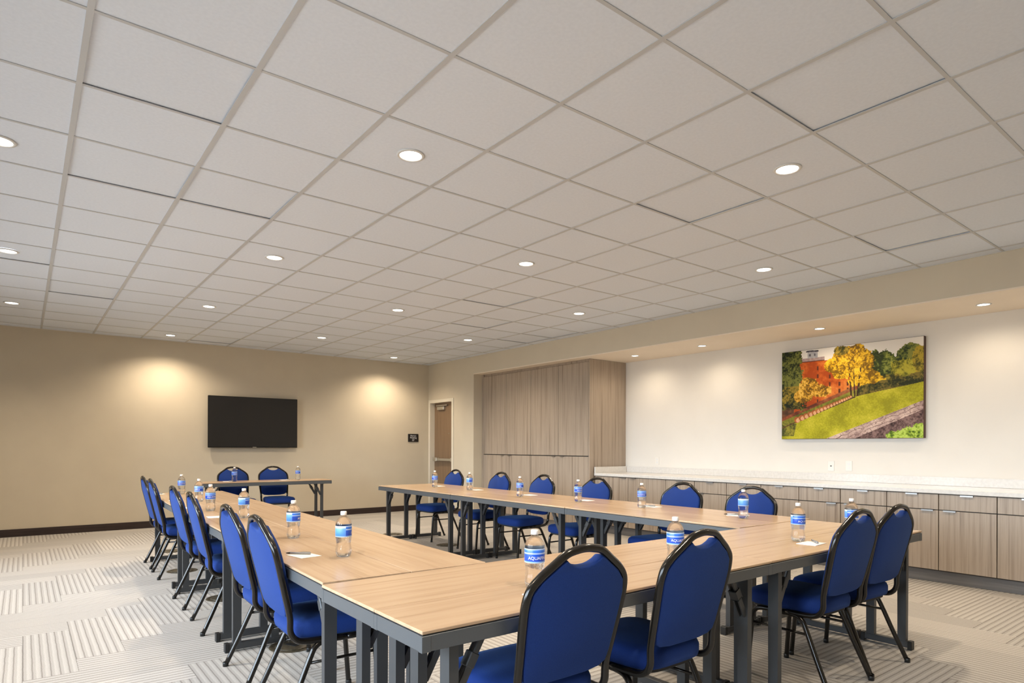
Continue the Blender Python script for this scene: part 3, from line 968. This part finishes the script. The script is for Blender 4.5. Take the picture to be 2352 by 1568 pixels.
# left row: two strips of three, drifting slightly
def row_tables(x0, y0, lens, angs, widths, rowname, sides, z_off=0.0):
    edges = []
    x, y = x0, y0
    for k, (L, a) in enumerate(zip(lens, angs)):
        dx, dy = math.sin(a), math.cos(a)
        nxv, nyv = math.cos(a), -math.sin(a)
        off = 0.0
        for q, wd in enumerate(widths):
            cx_ = x + dx * L / 2 + nxv * (off + wd / 2)
            cy_ = y + dy * L / 2 + nyv * (off + wd / 2)
            make_table('folding_table', L - 0.004, wd - 0.002, 'narrow oak-top folding table in the %s strip of the %s, %s' % (sides[q], rowname, POS[k]), (cx_, cy_, z_off), PI / 2 - a, GT)
            off += wd
        edges.append((x, y, a))
        x += dx * L
        y += dy * L
    edges.append((x, y, angs[-1]))
    return edges
LE = row_tables(0.905, 2.347, (1.88, 1.87, 1.84), (math.radians(1.9),) * 3, (0.378, 0.378), 'left row', ('outer', 'inner'))
RE = row_tables(3.705, 2.334, (1.72, 1.90, 1.85), (math.radians(0.8),) * 3, (0.44, 0.46), 'right row', ('inner', 'counter-side'))
make_table('folding_table', 1.88, 0.46, 'narrow oak-top folding table standing alone below the television', (2.93, 9.88, 0), math.radians(-2), None)

# ------------------------------------------------------------------ banquet chair
def make_chair():
    t = thing('banquet_chair', 'x', 'chair', (0, 0, 0), 0, 'blue banquet chairs')
    # seat cushion
    def outline(inset, z, n=40):
        pts = []
        for k in range(n):
            a = 2 * PI * k / n
            ca, sa = math.cos(a), math.sin(a)
            e = 2 / 5.0
            x = math.copysign(abs(ca) ** e, ca)
            y = math.copysign(abs(sa) ** e, sa)
            hw = 0.205 + 0.018 * y
            pts.append((x * (hw - inset), y * (0.215 - inset) + 0.01, z))
        return pts
    seat = MB()
    seat.loft([outline(0.020, 0.388), outline(0.004, 0.396), outline(0.0, 0.415), outline(0.0, 0.440), outline(0.006, 0.456), outline(0.022, 0.467), outline(0.06, 0.473), outline(0.12, 0.477)])
    seat.build('seat', FABRIC, t, 'padded blue fabric seat')
    MB().loft([outline(0.035, 0.372), outline(0.022, 0.376), outline(0.022, 0.388)], smooth=False).build('seat_pan', PANBLK, t)
    # back plane: s along the back
    lean = math.radians(13)
    B0 = Vector((0, -0.205, 0.440))
    ey = Vector((0, -math.sin(lean), math.cos(lean)))
    en = Vector((0, math.cos(lean), math.sin(lean)))          # toward the sitter
    def bp(x, s_, o_=0.0):
        return B0 + Vector((x, 0, 0)) + ey * s_ + en * o_
    S = 0.492
    half = [(0.196, 0.06), (0.204, 0.16), (0.212, 0.26), (0.215, 0.325), (0.205, 0.375), (0.172, 0.412), (0.125, 0.446), (0.078, 0.478), (0.040, S - 0.004)]
    fp = [Vector((-0.192, -0.02, 0.380)), Vector((-0.192, -0.13, 0.380)), Vector((-0.192, -0.185, 0.392)), Vector((-0.193, -0.214, 0.430))]
    path = fp + [bp(-x, s_) for (x, s_) in half] + [bp(0, S)] + [bp(x, s_) for (x, s_) in reversed(half)] + [Vector((-p.x, p.y, p.z)) for p in reversed(fp)]
    MB().tube(catmull(path, 5), 0.0138, 10, flat=1.0).build('back_frame', CHROMEB, t, 'black-bronze steel tube frame')
    # upholstered panel inside the frame, dipped under the hand slot
    inn = [(0.0, 0.045), (0.09, 0.046), (0.150, 0.054), (0.180, 0.072), (0.190, 0.11), (0.196, 0.18), (0.2035, 0.26), (0.206, 0.32), (0.197, 0.367), (0.168, 0.402), (0.128, 0.430), (0.098, 0.452),
           (0.084, 0.460), (0.074, 0.460), (0.060, 0.449), (0.040, 0.4395), (0.02, 0.435), (0.0, 0.434)]
    ol = inn + [(-x, s_) for (x, s_) in reversed(inn[1:-1])]
    cs = (0.0, 0.25)
    def ring(k, o_):
        out = []
        n = len(ol)
        for q in range(n):
            x, s_ = ol[q]
            xa, sa = ol[q - 1]
            xb, sb = ol[(q + 1) % n]
            tx, ts = xb - xa, sb - sa
            ll = math.hypot(tx, ts) or 1
            nx_, ns_ = -ts / ll, tx / ll
            out.append(bp(x + nx_ * k, s_ + ns_ * k, o_))
        return out
    bk = MB()
    bk.loft([ring(0.0075, -0.0125), ring(0.003, -0.011), ring(0.0, -0.005), ring(0.0, 0.012), ring(0.004, 0.022), ring(0.009, 0.028)])
    bk.build('backrest', FABRIC, t, 'blue fabric back panel with a hand slot')
    # legs: bent tubes
    for sx in (-1, 1):
        fl = catmull([(sx * 0.192, 0.04, 0.372), (sx * 0.192, 0.125, 0.370), (sx * 0.193, 0.160, 0.352), (sx * 0.194, 0.174, 0.310), (sx * 0.197, 0.186, 0.18), (sx * 0.200, 0.200, 0.012)], 4)
        l1 = MB().tube(fl, 0.0132, 8).build('leg', CHROMEB, t)
        MB().lathe([(0, 0), (0.015, 0), (0.015, 0.022), (0.0134, 0.024)], 10, (sx * 0.2005, 0.201, 0)).build('foot_cap', TBLACK, l1)
        rl = catmull([(sx * 0.192, 0.04, 0.372), (sx * 0.192, -0.06, 0.370), (sx * 0.194, -0.105, 0.352), (sx * 0.198, -0.132, 0.305), (sx * 0.208, -0.195, 0.16), (sx * 0.219, -0.263, 0.012)], 4)
        l2 = MB().tube(rl, 0.0132, 8).build('leg', CHROMEB, t)
        MB().lathe([(0, 0), (0.015, 0), (0.015, 0.022), (0.0134, 0.024)], 10, (sx * 0.2195, -0.2655, 0)).build('foot_cap', TBLACK, l2)
        MB().tube([(sx * 0.1945, 0.175, 0.285), (sx * 0.200, -0.142, 0.285)], 0.007, 8).build('stretcher', CHROMEB, t)
    MB().tube([(-0.192, 0.10, 0.366), (0.192, 0.10, 0.366)], 0.008, 6).build('cross_bar', CHROMEB, t)
    MB().tube([(-0.192, -0.10, 0.368), (0.192, -0.10, 0.368)], 0.008, 6).build('cross_bar', CHROMEB, t)
    return t

chair = make_chair()
BACK = 0.205 + 0.492 * math.sin(math.radians(13))       # distance of the crown behind the chair origin
CS = 1.015
first = True
def put_chair(topx, topy, rz, label, group):
    """crown of the back at (topx, topy); rz turns the chair (0 faces +Y)"""
    global first
    # forward direction after rotation
    fx, fy = -math.sin(rz), math.cos(rz)
    o = place(chair, first, (topx + fx * BACK * CS, topy + fy * BACK * CS, 0), rz, label)
    o.scale = (CS, CS, CS)
    o['group'] = group
    first = False
    return o
# left row, facing the cabinets (+X); first is next to the TV wall end
for k, (x, y, a) in enumerate([(0.985, 7.55, -1), (0.965, 6.92, -2), (0.93, 5.57, -1), (0.902, 4.77, -3), (0.862, 3.62, -1), (0.835, 2.98, -2)]):
    put_chair(x, y, -PI / 2 + math.radians(a), 'blue banquet chair tucked under the left row of tables, %s from the TV wall' % ORD[k], 'chairs along the left table row')
# right row, facing away from the counter (-X)
for k, (x, y, a) in enumerate([(4.78, 7.42, 1), (4.765, 6.34, -1), (4.75, 5.50, -3), (4.735, 4.63, 0), (4.72, 3.54, -1), (4.71, 2.85, 0)]):
    put_chair(x, y, PI / 2 + math.radians(a), 'blue banquet chair between the right table row and the counter, %s from the TV wall' % ORD[k], 'chairs along the right table row')
for k, (x, y, a) in enumerate([(2.54, 10.27, 1), (3.14, 10.25, -3)]):
    put_chair(x, y, PI + math.radians(a), 'blue banquet chair behind the lone table under the television, %s' % ('farther from the door' if k == 0 else 'nearer the door'), 'chairs under the television')
for k, (x, y, a) in enumerate([(1.426, 1.45, 0), (2.063, 1.45, 1), (3.41, 1.45, -1), (3.885, 1.45, -2)]):
    put_chair(x, y, math.radians(a), 'blue banquet chair on the outer side of the cross row, %s from the counter' % ORD[3 - k], 'chairs along the cross row')

# ------------------------------------------------------------------ water bottles
def make_bottle():
    t = thing('water_bottle', 'x', 'bottle', (0, 0, ZT), 0, 'water bottles on the tables')
    prof = [(0, 0.010), (0.012, 0.008), (0.020, 0.0015), (0.027, 0.0005), (0.033, 0.006), (0.0368, 0.018), (0.0375, 0.032), (0.0355, 0.045), (0.0332, 0.058), (0.0340, 0.070), (0.0365, 0.084), (0.0375, 0.094),
            (0.0375, 0.148), (0.0370, 0.155), (0.0345, 0.166), (0.0290, 0.177), (0.0210, 0.186), (0.0150, 0.191), (0.0133, 0.194), (0.0133, 0.203), (0, 0.203)]
    MB().lathe(prof, 28).build('body', WATER, t, 'clear bottle of water')
    MB().lathe([(0, 0.214), (0.0125, 0.214), (0.0142, 0.2125), (0.0145, 0.198), (0.0140, 0.197), (0.0136, 0.197)], 20).build('cap', CAPW, t, 'white screw cap')
    MB().lathe([(0.0377, 0.095), (0.0381, 0.096), (0.0381, 0.146), (0.0377, 0.147)], 36).build('label_wrap', LABEL, t, 'blue printed wrap label')
    me = text_mesh('lettering', 'AQUAFINA', 0.0165, LETTER)
    for v in me.vertices:
        a = v.co.x / 0.0385
        v.co = Vector((0.0385 * math.sin(a), -0.0385 * math.cos(a), 0.113 + v.co.y))
    link('lettering', me, t.children[2] if len(t.children) > 2 else t)
    return t
bottle = make_bottle()
for ch in bottle.children:
    pass
bspots = []
for k, p in enumerate([(1.36, 7.60), (1.305, 6.47), (1.195, 5.50), (1.275, 4.83), (1.218, 3.596), (1.205, 2.855)]):
    bspots.append((p, 'water bottle with blue label on the left table row, %s from the TV wall' % ORD[k], 'bottles on the left table row'))
for k, p in enumerate([(4.22, 7.06), (4.27, 6.33), (4.14, 5.19), (4.19, 4.36), (4.24, 3.62), (4.20, 2.62)]):
    bspots.append((p, 'water bottle with blue label on the right table row, %s from the TV wall' % ORD[k], 'bottles on the right table row'))
for k, p in enumerate([(1.507, 1.80), (2.291, 1.763), (3.436, 1.803), (4.004, 1.765)]):
    bspots.append((p, 'clear water bottle with blue label on the cross row, %s from the counter' % ORD[3 - k], 'bottles on the cross row'))
for k, p in enumerate([(2.47, 9.87), (3.40, 9.84)]):
    bspots.append((p, 'water bottle with blue label on the lone table under the television, %s' % ('farther from the door' if k == 0 else 'nearer the door'), 'bottles on the lone table'))
yaws = [0.4, -0.5, 0.7, 2.4, 1.9, 2.3, 0.5, 1.7, -0.8, 0.6, -0.5, 2.6, 0.25, 0.2, 0.5, 0.6, 1.0, -0.6]
for k, ((x, y), lab, g) in enumerate(bspots):
    o = place(bottle, k == 0, (x, y, ZT), -YAW * 0.8 + yaws[k], lab)
    o['group'] = g

# ------------------------------------------------------------------ note cards and pens
def make_pen():
    t = thing('ballpoint_pen', 'x', 'pen', (0, 0, 0))
    MB().tube([(-0.055, 0, 0.0055), (0.045, 0, 0.0055)], 0.0052, 8).build('barrel', PENM, t)
    MB().tube([(0.045, 0, 0.0055), (0.060, 0, 0.0050), (0.068, 0, 0.0045)], [0.005, 0.0032, 0.0008], 8).build('tip', PENB, t)
    MB().box(-0.052, -0.012, -0.0015, 0.0015, 0.0108, 0.0125).build('clip', PENM, t)
    return t
pen = make_pen()
pmesh = MB().box(-0.07, 0.07, -0.052, 0.052, 0, 0.0022).mesh('note_card', PAPER)
cards = []
for k, (x, y, a, pk) in enumerate([(1.16, 7.72, 95, 1), (1.15, 6.72, 88, 1), (1.10, 5.86, 92, 0), (1.115, 4.98, 85, 0), (1.04, 3.80, 92, 0), (1.06, 2.98, 100, 1)]):
    cards.append((x, y, a, pk, 'on the left table row, %s from the TV wall' % ORD[k]))
for k, (x, y, a, pk) in enumerate([(4.37, 7.20, 90, 0), (4.36, 6.30, 84, 0), (4.36, 5.29, 90, 0), (4.37, 4.44, 94, 0), (4.38, 3.62, 88, 1), (4.35, 2.76, 96, 1)]):
    cards.append((x, y, a, pk, 'on the right table row, %s from the TV wall' % ORD[k]))
for k, (x, y, a, pk) in enumerate([(1.47, 1.69, 6, 1), (2.27, 1.66, -4, 0), (3.40, 1.71, 4, 1), (4.06, 1.67, 0, 1)]):
    cards.append((x, y, a, pk, 'on the cross row, %s from the counter' % ORD[3 - k]))
for k, (x, y, a, pk) in enumerate([(2.40, 9.93, -3, 1), (3.22, 9.90, 4, 1)]):
    cards.append((x, y, a, pk, 'on the lone table under the television, %s' % ('farther from the door' if k == 0 else 'nearer the door')))
fp_ = True
for (x, y, a, pk, lab) in cards:
    o = link('note_card', pmesh)
    tag(o, 'white blank note card %s' % lab, 'note card', 'note cards at each place')
    o.location = (x, y, ZT + 0.0003)
    o.rotation_euler = (0, 0, math.radians(a))
    if pk:
        q = place(pen, fp_, (x + 0.045 * math.cos(math.radians(a)) , y + 0.04 * math.sin(math.radians(a)) , ZT + 0.0027), math.radians(a + 38), 'silver pen on the card %s' % lab)
        q['group'] = 'pens on the note cards'
        fp_ = False

# ------------------------------------------------------------------ round floor boxes
fb = [((4.20, 8.20), 'beyond the right table row, nearest the TV wall'), ((4.30, 6.88), 'under the right table row'), ((1.40, 8.45), 'beyond the left table row, nearest the TV wall'),
      ((1.27, 7.05), 'under the left table row, nearest the TV wall'), ((1.32, 5.58), 'under the left table row, midway'), ((1.345, 3.98), 'under the left table row, nearest the cross row')]
fbp = None
for k, ((x, y), lab) in enumerate(fb):
    if fbp is None:
        fbp = thing('floor_box', 'x', 'floor box', (x, y, 0), 0, 'round power boxes in the carpet')
        MB().lathe([(0, 0.001), (0.118, 0.001), (0.128, 0.004), (0.138, 0.003), (0.142, 0.0), (0, 0.0)], 32).build('flange', BRONZE, fbp)
        MB().lathe([(0, 0.006), (0.095, 0.0065), (0.104, 0.0045), (0.104, 0.001), (0, 0.001)], 32).build('lid', BRONZE, fbp)
        MB().box(-0.045, 0.045, -0.02, 0.02, 0.0062, 0.009, 0.001).build('lid_flap', TBLACK, fbp)
        o = fbp
    else:
        o = copy_tree(fbp)
    o.location = (x, y, 0)
    o.rotation_euler = (0, 0, 0.4 * k)
    o['label'] = 'round dark bronze floor power box %s' % lab
